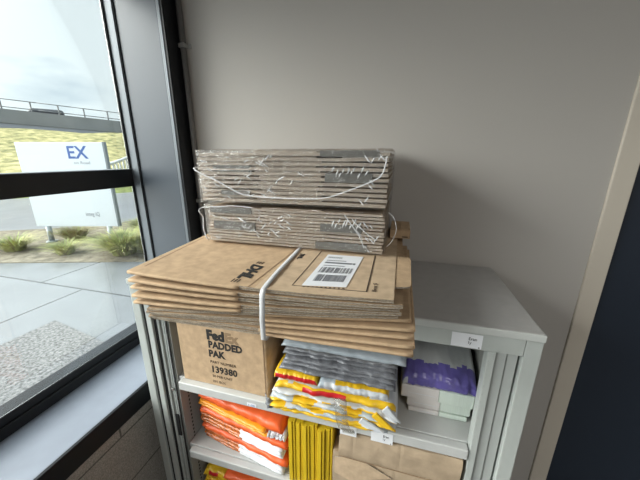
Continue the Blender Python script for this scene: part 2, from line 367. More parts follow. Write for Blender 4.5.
# ------------------------------------------------------------------ strapped bundle of flattened boxes on the cupboard
BT = .130
XS = lin(0,1,60)
def dhl_box(i):
    """ten flattened boxes: the upper five have their folded end at the left, the lower five at the right"""
    up = i < 5; j = i if up else i-5
    xl = [.252,.256,.256,.260,.257][j] if up else [.300,.296,.303,.293,.299][j]
    xr = [.859,.876,.871,.875,.870][j] if up else [.893,.902,.901,.903,.901][j]
    # z of top face at left end and right end
    if up: zl, zr, tl, tr = BT-.0192*j, BT-.0115*j, .0082, .0080
    else:  zl, zr, tl, tr = .0425-.0078*j, .0705-.0143*j, .0060, .0078
    sk = [.0,-.004,-.002,-.005,-.003][j] + random.uniform(-.002,.002)
    yl, yr = ((-.196,-.181+.007*j) if up else (-.207+.004*j,-.139-.0075*j)); yl += sk; yr += sk*.5
    yb = .395 - j*.002
    def frac(x): return min(1,max(0,(x-xl)/(xr-xl)))
    def skew(x): return -.050*(1-frac(x)) if up else -.02*(1-frac(x))
    def ymid(x): f = frac(x); return yl+(yr-yl)*f - (.016*4*f*(1-f) if up else 0) + .0015*nz(x*9,i)
    def ztop(x, b):
        f = frac(x); e = f**.85 if up else f
        zz = zl+(zr-zl)*e + .0012*nz(x*7,i*3.1)
        if b: zz = max(zz, BT-.0128*i-.002)*.5 + (BT-.0128*i)*.5
        if i: return zz
        return zz
    def th(x): return tl+(tr-tl)*frac(x)
    bd = .0034 if up else .0030
    xs = lin(xl,xr,46)
    name = 'folded_box'
    if i == 0: lab = 'topmost flattened kraft box of the strapped bundle, with the white shipping label'
    elif up: lab = 'flattened kraft box in the upper half of the strapped bundle, %s' % ORD[i]
    elif i == 9: lab = 'lowest flattened kraft box of the strapped bundle, resting on the cupboard top'
    else: lab = 'flattened kraft box in the lower half of the strapped bundle, %s' % ORD[i]
    t = thing(name, lab, 'flattened box', ((xl+xr)/2,.1,ztop((xl+xr)/2,0)-th((xl+xr)/2)), 'flattened boxes in the strapped bundle')
    split = .545 if up else .585
    # upper board and lower board
    def board(nm, dz0, dz1):
        k = MB()
        def zt(x,b): return ztop(x,b)-dz0*max(0,th(x)-bd)
        def zb(x,b): return zt(x,b)-min(bd,th(x)*.45)
        def mf(x): return ('kraft' if x < split else 'raw') if up else ('kraft' if x > split else 'raw')
        def yf(x): return ymid(x)+ (.0025*nz(x*30,i+dz0*9) + .0015 if mf(x)=='raw' else 0)
        if i == 0 and dz0 == 0:
            # main sheet stops at the notch, tab with rounded corners at the far right
            k.slab(lin(xl,.859,44), yf, lambda x: yb, zb, zt, 'kraft', 'raw', mf, skew)
            pts = [(.8592,-.122),(.882,-.116),(.8885,-.112),(.8915,-.102),(.8955,.058),(.8935,.068),(.888,.074),(.8592,.077)]
            zt0 = ztop(.86,0)
            a = [k.v((x,y,zt0)) for x,y in pts]; b2 = [k.v((x,y,zt0-bd)) for x,y in pts]
            k.f(a,'kraft'); k.f(b2[::-1],'kraft')
            for q in range(len(pts)): k.f([a[q],b2[q],b2[(q+1)%len(pts)],a[(q+1)%len(pts)]],'raw')
        else: k.slab(xs, yf, lambda x: yb, zb, zt, 'kraft', 'raw', mf, skew)
        return k.build(nm, t)
    u = board('upper_board', 0, 0)
    board('lower_board', 1, 1)
    # front fold joining the two boards and the rounded fold at the closed end
    k = MB(); n = 7
    seg = [x for x in xs if (x <= split+.01 if up else x >= split-.01)]
    R = []
    for x in seg:
        T = ztop(x,0)-.0002; H = max(.001,th(x)-.0004); r = []
        for q in range(n):
            a = PI*q/(n-1); r.append(k.v((x, ymid(x)-.0030*math.sin(a), T-H/2+H/2*math.cos(a))))
        R.append(r)
    for p in range(len(R)-1):
        for q in range(n-1): k.f([R[p][q],R[p][q+1],R[p+1][q+1],R[p+1][q]],'kraft',True)
    k.f(R[0],'kraft'); k.f(R[-1][::-1],'kraft')
    k.build('front_fold', t)
    k = MB(); xe = xl if up else xr; s = -1 if up else 1; R = []
    for y in lin(ymid(xe)+.0005, yb, 14):
        bf = 0 if y < .1 else 1
        fy = (y-ymid(xe))/(yb-ymid(xe))
        T = ztop(xe,0)+(ztop(xe,1)-ztop(xe,0))*fy; H = th(xe); r = []
        for q in range(n):
            a = PI*q/(n-1); r.append(k.v((xe+skew(xe)*fy+s*.0035*math.sin(a), y, T-H/2+H/2*math.cos(a))))
        R.append(r)
    for p in range(len(R)-1):
        for q in range(n-1): k.f([R[p][q],R[p][q+1],R[p+1][q+1],R[p+1][q]],'kraft',True)
    k.f(R[0],'kraft'); k.f(R[-1][::-1],'kraft')
    k.build('end_fold', t)
    if i == 0:
        def Z(x,y):
            return ztop(x,0)+(ztop(x,1)-ztop(x,0))*(y-ymid(x))/(yb-ymid(x))
        def quad(k, pts, m, lift=.0006, th_=.0005):
            a = [k.v((x,y,Z(x,y)+lift)) for x,y in pts]; b2 = [k.v((x,y,Z(x,y)+lift-th_)) for x,y in pts]
            k.f(a,m); k.f(b2[::-1],m)
            for q in range(len(pts)): k.f([a[q],b2[q],b2[(q+1)%len(pts)],a[(q+1)%len(pts)]],m)
        def line(k, p, q, wd, m, lift=.0006):
            p = Vector(p); q = Vector(q); nn = (q-p).orthogonal().normalized()*wd/2
            quad(k,[p-nn,q-nn,q+nn,p+nn],m,lift)
        # raised lid flap at the right of the crease
        k = MB()
        quad(k,[(.585,ymid(.585)-.001),(.70,ymid(.70)-.001),(.8585,ymid(.8585)-.001),(.8585,.39),(.585,.39)],'kraft_pale',.0016,.0016)
        fl = k.build('lid_flap', t)
        k = MB(); L = .0023
        line(k,(.655,.06),(.655,-.174),.0022,'ink_brown',L); line(k,(.655,-.174),(.806,-.164),.0016,'ink_brown',L); line(k,(.806,-.164),(.804,.06),.0026,'ink_brown',L)
        k.build('printed_frame', fl)
        k = MB(); line(k,(.270,-.165),(.240,.10),.003,'faint_brown',.0006); k.build('crease_shade', u)  # brown strip painting the shade along the left crease
        k = MB(); line(k,(.570,-.205),(.578,.06),.003,'faint_brown',.0006); k.build('crease_shade', u)  # shade of the crease beside the lid flap, painted likewise
        # shipping label
        k = MB(); quad(k,[(.674,-.169),(.764,-.155),(.775,.040),(.680,.036)],'paper',.0026,.0008); lb = k.build('shipping_label', fl)
        tag(lb,'white shipping label with two barcodes')
        L = .0031
        def lq(k, fx, fy, wx, wy, m, lift=L):
            # a mark on the label, in fractions of its width and length
            A, B_, C_, D_ = Vector((.674,-.169)),Vector((.764,-.155)),Vector((.775,.040)),Vector((.680,.036))
            def at(p, q): return (A.lerp(B_,p)).lerp(D_.lerp(C_,p),q)
            quad(k,[at(fx,fy),at(fx+wx,fy),at(fx+wx,fy+wy),at(fx,fy+wy)],m,lift)
        k = MB(); lq(k,.10,.665,.72,.045,'ink_grey'); k.build('printed_bar', lb)
        for (fa, fb, xa, xb) in ((.12,.30,.16,.86),(.36,.53,.12,.90)):
            k = MB(); x = xa; rr = random.Random(int(xa*1e4))
            while x < xb:
                wd = rr.choice([.012,.022,.036]); lq(k,x,fa,wd,fb-fa,'ink_grey'); x += wd+rr.choice([.014,.022,.038])
            k.build('barcode', lb)
        k = MB()
        for q in range(8): lq(k,.08+q*.05,.86,.02,.05,'ink_grey')
        for q in range(9): lq(k,.10+q*.06,.76,.04,.022,'ink_grey')
        lq(k,.12,.58,.55,.018,'ink_grey'); lq(k,.84,.66,.06,.05,'ink_grey')
        k.build('printed_text', lb)
        k = MB()
        for q in range(10): line(k,(.678+q*.0088,-.1735+q*.00135),(.682+q*.0088,-.1729+q*.00135),.004,'ink_brown',.0023)
        k.build('perforation_marks', fl)
        mz = Z(.53,-.12)+.0007
        base = Matrix.Rotation(-PI/2+.05,4,'Z')
        text('printed_logo','DHL',.040,Matrix.Translation((.518,-.083,mz)) @ base,'ink',u,bold=.0022,shear=.30,width=.088)
        for q in range(3):
            k = MB(); line(k,(.522+q*.007,-.174),(.522+q*.007,-.190),.003,'ink_brown'); k.build('logo_stripe', u)
            k = MB(); line(k,(.523+q*.007,-.062),(.523+q*.007,-.077),.003,'ink_brown'); k.build('logo_stripe', u)
        text('printed_text','Box 5',.012,Matrix.Translation((.824,-.160,Z(.822,-.16)+.0026)) @ Matrix.Rotation(PI/2,4,'Z'),'ink_brown',fl,width=.040)
        text('printed_text','DHL',.016,Matrix.Translation((.607,.020,Z(.61,.0)+.0026)) @ base,'ink',fl,width=.040,bold=.0009)
    return t
for i in range(10): dhl_box(i)
# strap: one band round the whole bundle
k = MB()
pts = [(.580,.30,BT+.003),(.589,.06,BT+.0035),(.594,-.02,BT+.0045),(.600,-.12,BT+.0055),(.605,-.185,BT+.0045),(.606,-.2075,BT+.001),(.6055,-.2125,BT-.008),(.604,-.2125,.095),(.6005,-.209,.065),(.596,-.200,.035),(.593,-.1945,.010),(.592,-.1925,.002),(.592,-.187,-.0012),(.592,-.10,-.0012),(.592,-.02,-.0012)]
P = []
for a, b in zip(pts, pts[1:]):
    for q in range(4): P.append(Vector(a).lerp(Vector(b), q/4))
P.append(Vector(pts[-1]))
k.ribbon(P,(1,.06,0),.0115,.0009,'strap')
st = k.build('packing_strap'); tag(st,'white plastic strap running over the top and front of the kraft box bundle','strap')

# ------------------------------------------------------------------ shrink-wrapped bundles on top
PB = .1365
def pack_box(bundle, j, zb, pitch, xl, xr, yf, yb, lab):
    t = thing('wrapped_box', lab, 'flattened box', ((xl+xr)/2,(yf+yb)/2,zb), 'flattened boxes in the shrink-wrapped packs')
    a = random.uniform(0,50); dl = random.uniform(-.004,.004); dr = random.uniform(-.004,.004); dy = random.uniform(-.004,.003)
    xs = lin(xl+dl, xr+dr, 40); bt = pitch*.30
    wob = lambda x: .0017*nz(x*5,a) + .0007*nz(x*16,a)
    lo = lambda x,b: zb + (wob(x) if j else 0)
    def tp(x,b): return lo(x,b) + bt*2.02
    yy = lambda x: yf+dy+.0018*nz(x*24,a)+.004*nz(x*2.3,bundle*7)
    k = MB(); k.slab(xs, yy, lambda x: yb, lo, lambda x,b: lo(x,b)+bt, 'kraft_pale', 'grey_board'); k.build('lower_board', t)
    k = MB(); k.slab(xs, lambda x: yy(x)+.0012, lambda x: yb, lambda x,b: tp(x,b)-bt, tp, 'kraft_pale', 'grey_board'); k.build('upper_board', t)
    # folded end at left and inner flap between the two boards, in the middle third
    k = MB(); xa, xb = xl+.18+random.uniform(-.01,.01), xl+.36+random.uniform(-.01,.01)
    k.slab(lin(xa,xb,12), lambda x: yy(x)+.009, lambda x: yb, lambda x,b: tp(x,b), lambda x,b: zb+pitch*.93+(wob(x) if j else 0)*.5, 'kraft_pale','grey_board'); k.build('inner_flap', t)
    return t
N1, N2 = 11, 12
z1a, z1b = PB, .246        # lower bundle
z2a, z2b = .262, .402      # upper bundle
flaps = {}
for j in range(N2):
    pit = (z1b-z1a)/N2; q = N2-1-j
    lab = 'flattened grey-brown box in the lower shrink-wrapped pack, %s' % (ORD[q] if q < 10 else ('lowest, lying on the kraft bundle' if j == 0 else 'second from the bottom'))
    flaps[(1,j)] = pack_box(1,j,z1a+j*pit,pit,.294+.004*(j/N2),.822-.002*(j/N2),.060,.415,lab)
for j in range(N1):
    pit = (z2b-z2a)/N1; q = N1-1-j
    lab = 'flattened grey-brown box in the upper shrink-wrapped pack, %s' % (ORD[q] if q < 10 else 'lowest, on the lower pack')
    flaps[(2,j)] = pack_box(2,j,z2a+j*pit,pit,.286,.825,.056,.415,lab)
def patch(key, x0, x1, z0, z1, yf=.112):
    o = box('grey_patch', (x0,yf,z0), (x1,yf+.006,z1), 'grey_dk', flaps[key], .0008); return tag(o,'grey patch on the front of the wrapped pack')  # flat dark grey patch across the sheet fronts
patch((2,7), .333,.449,.346,.364,.0535); patch((2,2), .352,.445,.281,.293,.0535)
patch((2,6), .664,.786,.323,.347,.0525); patch((2,10), .651,.80,.387,.402,.0525)  # second patch paints the shadow gap at the pack's top right
patch((1,10), .306,.442,.226,.244,.0570); patch((1,5), .314,.453,.176,.201,.0570)
patch((1,7), .651,.765,.190,.212,.0565); patch((1,1), .637,.782,.139,.160,.0565)

def film(name, x0, x1, y0, y1, z0, z1, seed, label):
    t = thing(name, label, 'plastic wrap', ((x0+x1)/2,(y0+y1)/2,z0), 'shrink film around the two packs')
    k = MB(); nx, nzv, ny = 70, 22, 18
    # cross loop in x/z extruded along y with the front closed
    def P(u, v, y, front):
        # u 0..1 along x, v 0..1 along z
        x = x0+(x1-x0)*u; z = z0+(z1-z0)*v
        return x, z
    grid = []
    for a in range(nx+1):
        row = []
        for b in range(nzv+1):
            u, v = a/nx, b/nzv
            r = (1-abs(nz(u*9+v*4+seed, v*5-u*2, seed)))**3 * .004 + .002*nz(u*30,v*14,seed)
            x = x0+(x1-x0)*u; z = z0+(z1-z0)*v
            cx = min(u,1-u)*(x1-x0); cz = min(v,1-v)*(z1-z0); e = min(1,min(cx,cz)/.01)
            y = y0 - r*e + (1-e)*.004
            row.append(k.v((x,y,z)))
        grid.append(row)
    for a in range(nx):
        for b in range(nzv): k.f([grid[a][b],grid[a+1][b],grid[a+1][b+1],grid[a][b+1]],'film',True)
    # sides and top
    def strip(edge, off):
        prev = edge
        for s in range(1,ny+1):
            y = y0+.004+(y1-y0-.004)*s/ny; cur = []
            for q, e in enumerate(edge):
                w_ = .003*nz(s*.6,q*.35,seed+off)
                cur.append(k.v((e.co.x+(w_ if off < 2 else 0), y, e.co.z+(abs(w_) if off == 2 else 0))))
            for q in range(len(edge)-1): k.f([prev[q],prev[q+1],cur[q+1],cur[q]],'film',True)
            prev = cur
    strip(grid[0],0); strip(grid[-1],1); strip([g[-1] for g in grid],2)
    k.build('film', t)
    # highlights of the film wrinkles, put in as short whitish ridges on its front
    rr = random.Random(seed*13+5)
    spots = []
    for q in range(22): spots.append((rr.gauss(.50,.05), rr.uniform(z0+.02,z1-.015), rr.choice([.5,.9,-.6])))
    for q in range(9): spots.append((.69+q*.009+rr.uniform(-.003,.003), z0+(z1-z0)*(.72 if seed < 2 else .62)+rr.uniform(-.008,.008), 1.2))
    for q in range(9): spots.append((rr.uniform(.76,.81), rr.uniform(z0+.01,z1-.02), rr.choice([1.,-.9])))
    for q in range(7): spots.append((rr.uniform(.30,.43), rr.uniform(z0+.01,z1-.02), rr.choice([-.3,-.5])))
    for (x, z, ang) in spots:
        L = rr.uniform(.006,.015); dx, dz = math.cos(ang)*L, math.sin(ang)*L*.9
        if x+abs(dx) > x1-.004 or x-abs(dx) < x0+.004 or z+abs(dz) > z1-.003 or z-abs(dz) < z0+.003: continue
        k = MB(); k.tube([(x-dx,y0-.0025,z-dz),(x-dx*.4,y0-.0042,z-dz*.35),(x+dx*.4,y0-.0044,z+dz*.45),(x+dx,y0-.0025,z+dz)],.0009,'film_fold_glint',6,lambda f: 0.0004+.0016*math.sin(PI*f)); k.build('film_glint', t)
    return t
f1 = film('shrink_film', .2905,.828,.049,.420, z1a-.0005,z1b+.004, 1, 'clear crinkled film around the lower pack of flat boxes')
f2 = film('shrink_film', .2835,.830,.045,.420, z2a-.004,z2b+.004, 3, 'clear crinkled film around the upper pack of flat boxes')
def rope(par, pts, r, nm='film_seam'):
    k = MB(); P = []
    for i in range(len(pts)-1):
        p0, p1, p2, p3 = (Vector(pts[max(0,min(len(pts)-1,i+d))]) for d in (-1,0,1,2))
        for q in range(6):
            s = q/6; P.append(.5*((2*p1)+(p2-p0)*s+(2*p0-5*p1+4*p2-p3)*s*s+(3*p1-p0-3*p2+p3)*s**3))
    P.append(Vector(pts[-1]))
    P = [p+Vector((.001*nz(i*.7),0,.0012*nz(i*.5,4))) for i,p in enumerate(P)]
    k.tube(P, r, 'film_fold_glint', 7, lambda f: r*(.75+.4*abs(nz(f*14,2)))); o = k.build(nm, par); return tag(o,'white bunched edge of the clear film')
rope(f2, [(.278,.26,.375),(.276,.07,.358),(.281,.041,.352),(.313,.0385,.336),(.355,.038,.321),(.395,.038,.301),(.447,.038,.283),(.568,.0395,.279),(.666,.0385,.284),(.732,.037,.306),(.793,.037,.332),(.812,.038,.350),(.820,.039,.388)], .0022)
rope(f1, [(.288,.22,.235),(.286,.045,.240),(.291,.042,.21),(.288,.042,.175),(.297,.042,.145)], .0022)
rope(f1, [(.292,.042,.242),(.335,.042,.246),(.40,.0425,.251),(.46,.042,.248)], .0014)
rope(f1, [(.832,.06,.250),(.846,.062,.235),(.853,.064,.205),(.844,.064,.175),(.832,.06,.160)], .0009, 'film_loop')
rope(f1, [(.72,.043,.242),(.745,.042,.21),(.765,.042,.18),(.775,.042,.155)], .0016); rope(f1, [(.74,.042,.232),(.775,.042,.20),(.805,.042,.18)], .0014)

# small carton flap standing behind the packs
t = thing('small_carton', 'small dark kraft carton wedged behind the wrapped packs near the wall', 'box', (.864,.33,.1335))
k = MB(); k.box((.834,.25,.1335),(.897,.38,.161),'kraft',.002); k.build('body', t)
k = MB(); k.box((.835,.25,.1615),(.864,.38,.164),'kraft',.0008); k.box((.8648,.25,.1615),(.896,.38,.164),'kraft',.0008); k.build('flap', t)
box('printed_mark',(.872,.2494,.138),(.890,.2499,.141),'ink_brown',t)

# ------------------------------------------------------------------ generic soft goods
def bag(name, x0, x1, yf, yb, z0, h, matfn, parent=None, seed=0, nx=44, nr=30, amp=.006, slope=0., pinch=.4, ridge=.003, yfn=None, sag=0., ey=.35, ez=.6, hfn=None):
    k = MB(); rings = []; ids = []
    for i in range(nx+1):
        u = i/nx; x = x0+(x1-x0)*u
        e = min(1, min(u,1-u)/.07); e = math.sqrt(max(0,1-(1-e)**2))
        hh = h/2*(pinch+(1-pinch)*e)*(hfn(u) if hfn else 1)
        yfi = yf + amp*nz(u*5+seed*3.7, seed) + amp*.6*nz(u*17, seed*2.1) + (yfn(u) if yfn else 0) + (1-e)*.004
        ym = (yfi+yb)/2; hy = (yb-yfi)/2; ring = []
        for j in range(nr):
            a = 2*PI*j/nr; cc, ss = math.cos(a), math.sin(a)
            cy = math.copysign(abs(cc)**ey, cc); cz = math.copysign(abs(ss)**ez, ss)
            y = ym+cy*hy; z = hh + cz*hh
            rg = (1-abs(nz(u*11+cz*1.5+seed, y*16+cz*3, seed*1.7)))**4
            z = z0 + z*(1) + slope*max(0,y-yf)*(.5+.5*cz) + sag*(4*u*(1-u)-1)
            if cz > -.7: z += ridge*.6*(rg-.5)*min(1,h*40)
            if cc < 0: y -= ridge*rg*1.4*(1-abs(cz)*.6)
            z = max(z, z0-abs(sag))
            ring.append(k.v((x,y,z)))
        rings.append(ring)
    for i in range(nx):
        for j in range(nr):
            j2 = (j+1)%nr; vs = [rings[i][j],rings[i+1][j],rings[i+1][j2],rings[i][j2]]
            cn = sum((v.co for v in vs), Vector())/4
            a = 2*PI*(j+.5)/nr
            k.f(vs, matfn((i+.5)/nx, cn, math.cos(a), math.sin(a)), True)
    k.f(rings[0][::-1], matfn(0,rings[0][0].co,0,0)); k.f(rings[-1], matfn(1,rings[-1][0].co,0,0))
    return k.build(name, parent)

# ------------------------------------------------------------------ top shelf
S1 = -.380
t = thing('shipping_carton', 'plain kraft carton printed PADDED PAK at the left of the top shelf', 'box', (.322,.2,S1))
k = MB(); k.box((.157,.015,S1),(.487,.395,-.088),'kraft',.004); bd = k.build('body', t)
k = MB(); k.box((.158,.016,-.0878),(.4865,.20,-.0845),'kraft',.001); k.box((.158,.2015,-.0878),(.4865,.394,-.0845),'kraft',.001); k.build('lid_flap', t)
box('corner_seam',(.4775,.0136,S1+.004),(.4795,.015,-.092),'faint_brown',bd)
Y = .0146
text('printed_logo','Fed',.048,frontmx(.274,Y,-.196),'ink',bd,bold=.0030,width=.066)
# second half of the logo is printed as outline only
lx = text('printed_logo_outline','Ex',.048,frontmx(.343,Y,-.196),'faint_brown',bd,bold=.0024,width=.050)
text('printed_text','PADDED',.036,frontmx(.277,Y,-.227),'ink',bd,bold=.0016,width=.126)
text('printed_text','PAK',.036,frontmx(.275,Y,-.262),'ink',bd,bold=.0016,width=.063)
text('printed_text','PART NUMBER',.015,frontmx(.277,Y,-.287),'ink_brown',bd,width=.098)
text('printed_text','139380',.036,frontmx(.281,Y,-.325),'ink',bd,bold=.0011,width=.096)
text('printed_text','50 PER UNIT',.014,frontmx(.279,Y,-.344),'ink_brown',bd,width=.078)
text('printed_text','10/1 BOX',.014,frontmx(.279,Y,-.366),'ink_brown',bd,width=.050)

G = 'plastic mailing bags stacked on the top shelf'
def m_yw(split, red=None):
    def fn(u, p, c, s):
        if red and red[0] < u < red[1] and c < -.05 and red[2] < s < red[3]: return 'red'
        q = nz(u*7, s*1.3, split*9)
        if s > split+.25*q: return 'white_pl'
        return 'yellow'
    return fn
def m_one(a, b=None, thr=.5):
    def fn(u,p,c,s):
        if b and nz(u*6,s*2,thr*13) > thr-.35: return b
        return a
    return fn
def curl(a): return lambda u: a*max(0,(u-.8)/.2)
z = S1
mixw = lambda sd: (lambda u,p,c,s: 'yellow' if nz(u*5,s*.8,sd)>.10 else ('bluegrey_pl' if nz(u*4,s*.8,sd+4)>-.1 else 'white_pl'))
stack = [
 ('bottom bag of the mailing bag stack, yellow with white top, flat on the shelf', .498,.850,-.020,.017,m_yw(.6),.003),
 ('pale blue-white mailing bag second from the bottom of the stack', .512,.872,-.024,.016,mixw(3.),.005),
 ('yellow mailing bag third from the bottom of the stack, flap curling at the right', .505,.893,-.018,.015,m_yw(.35),.004),
 ('pale mailing bag with yellow patches, fourth from the bottom of the stack', .512,.880,-.022,.016,mixw(9.),.005),
 ('white-topped yellow mailing bag right under the bag with the long red stripe', .515,.895,-.016,.016,m_yw(.1),.004),
 ('yellow mailing bag with a long red stripe, middle of the stack', .525,.890,-.014,.032,m_yw(.55,(.26,.62,-.30,.40)),.004),
 ('short yellow mailing bag with red band at the left of the stack', .522,.660,-.012,.040,lambda u,p,c,s: 'red' if c<0 and -.22<s<.22 and u>.05 else ('white_pl' if s<-.75 else 'yellow'),.003),
]
B = []
zz = z+.0005
for n,(lab,x0,x1,yf,h,fn,rd) in enumerate(stack[:6]):
    o = bag('mailing_bag',x0,x1,yf,.34,zz,h,fn,None,seed=n+2,amp=.010,ridge=rd,sag=0,yfn=curl([0,-.006,-.014,-.004,-.016,0][n]))
    tag(o,lab,'bag',G); zz += h*.93
    cpts = {2: ([(.800,-.032,-.325),(.862,-.038,-.352),(.845,-.036,-.358),(.790,-.030,-.345)],'white_pl'),
            3: ([(.838,-.032,-.296),(.886,-.038,-.334),(.866,-.037,-.336),(.826,-.031,-.312)],'yellow'),
            4: ([(.866,-.030,-.268),(.904,-.031,-.314),(.888,-.032,-.306),(.852,-.030,-.288)],'white_pl')}.get(n)
    if cpts:
        k = MB(); a = [k.v(p) for p in cpts[0]]; b = [k.v((p[0],p[1]+.004,p[2]+.002)) for p in cpts[0]]; k.f(a,cpts[1]); k.f(b[::-1],cpts[1])
        for q in range(4): k.f([a[q],b[q],b[(q+1)%4],a[(q+1)%4]],cpts[1])
        k.build('folded_corner', o)
lab,x0,x1,yf,h,fn,rd = stack[6]
zs = zz
o = bag('mailing_bag',x0,x1,yf,.33,zs+.001,h,fn,None,seed=9,amp=.006,ridge=rd); tag(o,lab,'bag',G)
o = bag('mailing_bag',.664,.868,-.012,.33,zs+.001,.036,lambda u,p,c,s: 'white_pl' if s<.35 and u>.1 else ('yellow' if u>.25 else 'bluegrey_pl'),None,seed=17,amp=.008,ridge=.006)
tag(o,'short white mailing bag with a yellow fold at the right of the stack','bag',G)
zz = zs+.0405
for n in range(5):
    h = .0185; x0 = [.540,.548,.556,.552,.560][n]; x1 = [.884,.880,.886,.878,.884][n]
    o = bag('plastic_pouch',x0,x1,[-.010,-.006,-.009,-.004,-.008][n],.33,zz,h,lambda u,p,c,s,n=n: 'grey_pl',None,seed=20+n,amp=.007,ridge=.0045)
    tag(o,'crinkled clear grey plastic pouch in the mailing stack, %s' % ['lowest of the grey ones','second grey one up','middle one of the grey five','fourth grey one up','uppermost of the grey ones'][n],'pouch','clear grey pouches in the mailing stack'); zz += h*.95
o = bag('mailing_bag',.555,.905,-.018,.33,zz,.026,lambda u,p,c,s: 'olive_pl' if s<-.45 else 'bluegrey_pl',None,seed=31,amp=.004,ridge=.003); tag(o,'topmost pale blue-white mailing bag with a yellow edge, just under the kraft bundle','bag',G)
# crumpled bag corner standing over the left end of the shelf
t = thing('bag_scrap','crumpled grey plastic scrap at the shelf edge beside the kraft carton','plastic scrap',(.494,-.006,S1+.001))
k = MB(); 
R = []
for i in range(9):
    v = i/8; r = []
    for j in range(11):
        u = j/10
        r.append(k.v((.490+.030*u+.004*nz(u*4,v*3), -.012-.012*math.sin(u*PI)+.006*nz(u*6,v*5,2), S1+.001+.046*v*(1-.25*u)+.002*nz(u*5,v*4,7)*v)))
    R.append(r)
for i in range(8):
    for j in range(10): k.f([R[i][j],R[i][j+1],R[i+1][j+1],R[i+1][j]],'grey_pl',True)
o = k.build('crumpled_sheet', t); md = o.modifiers.new('thickness','SOLIDIFY'); md.thickness = .0015
# hanging tape
k = MB(); k.ribbon([(.735,-.028,-.275),(.738,-.034,-.31),(.742,-.035,-.345),(.747,-.034,-.365),(.752,-.028,-.385),(.757,-.0095,-.40),(.76,-.0085,-.418)],(1,0,.1),.036,.0008,'tape')
tp = k.build('packing_tape'); tag(tp,'strip of clear packing tape hanging over the front edge of the top shelf','tape')

# paper packs and purple bag
G2 = 'paper packs on the right of the top shelf'
def ream(z0, h, x0, x1, yf, lab, cover=True):
    t = thing('paper_pack', lab, 'paper', ((x0+x1)/2,.22,z0), G2)
    k = MB(); xm = x0+(x1-x0)*.53
    k.box((x0,yf,z0),(xm,.36,z0+h),'paper_warm',.003); k.build('wrapper', t)
    k = MB(); k.box((xm+.0005,yf+.0005,z0),(x1,.36,z0+h-.001),'mint',.003); k.build('sheets', t)
    box('fold_line',(x0+.02,yf-.0006,z0+h*.42),(xm-.01,yf-.0001,z0+h*.42+.0012),'faint_brown' if False else 'paper',t)
ream(S1+.0005,.016,.930,1.100,.088,'thin paper pack lying flat on the shelf under the two thicker packs')
ream(S1+.0175,.034,.925,1.107,.092,'lower thick white and mint paper pack beside the mailing bags')
ream(S1+.053,.046,.905,1.110,.085,'upper thick white and mint paper pack right under the purple bag')
ZP = S1+.100
t = thing('courier_bag','purple and white plastic courier bag lying on the paper packs','bag',(1.0,.2,ZP))
def pm(u,p,c,s): 
    if s < -.9: return 'bag_white'
    return 'purple' if p.y < .112+.02*nz(u*4,3) and not (u < .07 and s < .2) else 'bag_white'
bag('bag_body',.905,1.110,.072,.37,ZP,.058,pm,t,seed=41,amp=.010,slope=.40,ridge=.0035,nx=56,nr=64,hfn=lambda u: 1.08-.35*abs(u-.42))
k = MB()
for q in range(5): k.box((1.03,.175+q*.012,ZP+.1045+q*.0045),(1.08-.01*(q%2),.179+q*.012,ZP+.1062+q*.0045),'ink_grey')
k.build('printed_lines', t)
t = thing('dark_folder','dark upright folder at the back of the top shelf beside the purple bag','folder',(.94,.3,S1))
k = MB(); k.box((.915,.372,S1+.0005),(.985,.41,-.085),'dark',.002); k.build('cover', t)
box('white_tab',(.935,.3712,-.16),(.958,.3719,-.105),'paper',t)

# ------------------------------------------------------------------ middle shelf: orange pouches, yellow envelopes, brown cartons
S2 = -.700
G3 = 'orange plastic mailing pouches on the middle shelf'
def op(u,p,c,s): return 'orange'
def amber(u,p,c,s): return 'amber' if s < .5 else 'orange'
def half(cut, dk='orange_dk', end=.5):
    def fn(u,p,c,s):
        x = p.x-.028
        if x < cut: return dk
        if x < .505+.006*nz(u*3,s) : return 'paper'
        return 'orange'
    return fn
seq = [ # bottom up
 (.0155,half(.318),'lowest orange and white pouch on the middle shelf',.185,.512,.052,.003,.0025),
 (.0155,half(.312),'orange and white pouch second from the shelf',.180,.514,.050,.003,.0025),
 (.0165,half(.308),'orange and white pouch third from the shelf',.178,.512,.054,.003,.0025),
 (.0340,op,'plump orange pouch in the lower half of the pile, over the first three white flaps',.176,.532,.046,.005,.003),
 (.0160,half(.335),'orange and white pouch in the middle of the pile, lowest of the middle three',.172,.515,.050,.003,.0025),
 (.0160,half(.328),'orange and white pouch in the middle of the pile, second of the middle three',.174,.512,.047,.003,.0025),
 (.0170,half(.325),'orange and white pouch in the middle of the pile, top of the middle three',.172,.516,.051,.003,.0025),
 (.0360,op,'plump orange pouch just above the middle white flaps',.176,.534,.045,.006,.003),
 (.0170,amber,'thin amber-orange pouch near the top of the pile',.170,.470,.050,.004,.003),
 (.0160,lambda u,p,c,s:'amber' if s>0 else 'orange_dk','thin amber pouch right under the topmost orange pouch',.178,.462,.048,.004,.003),
 (.0480,op,'topmost plump orange pouch of the pile under the shelf',.180,.520,.044,.006,.004),
]
zz = S2+.0005
for n,(h,fn,lab,x0,x1,yf,am,rd) in enumerate(seq):
    x1 += .018 if n not in (8,9) else .01
    x0 -= .014
    o = bag('mailing_pouch',x0,x1,yf,.36,zz,h,fn,None,seed=50+n,amp=am,ridge=rd,pinch=.6,yfn=lambda u: .012-.062*u); tag(o,lab,'pouch',G3)
    if n == 7: zc = zz+h
    zz += h*.95
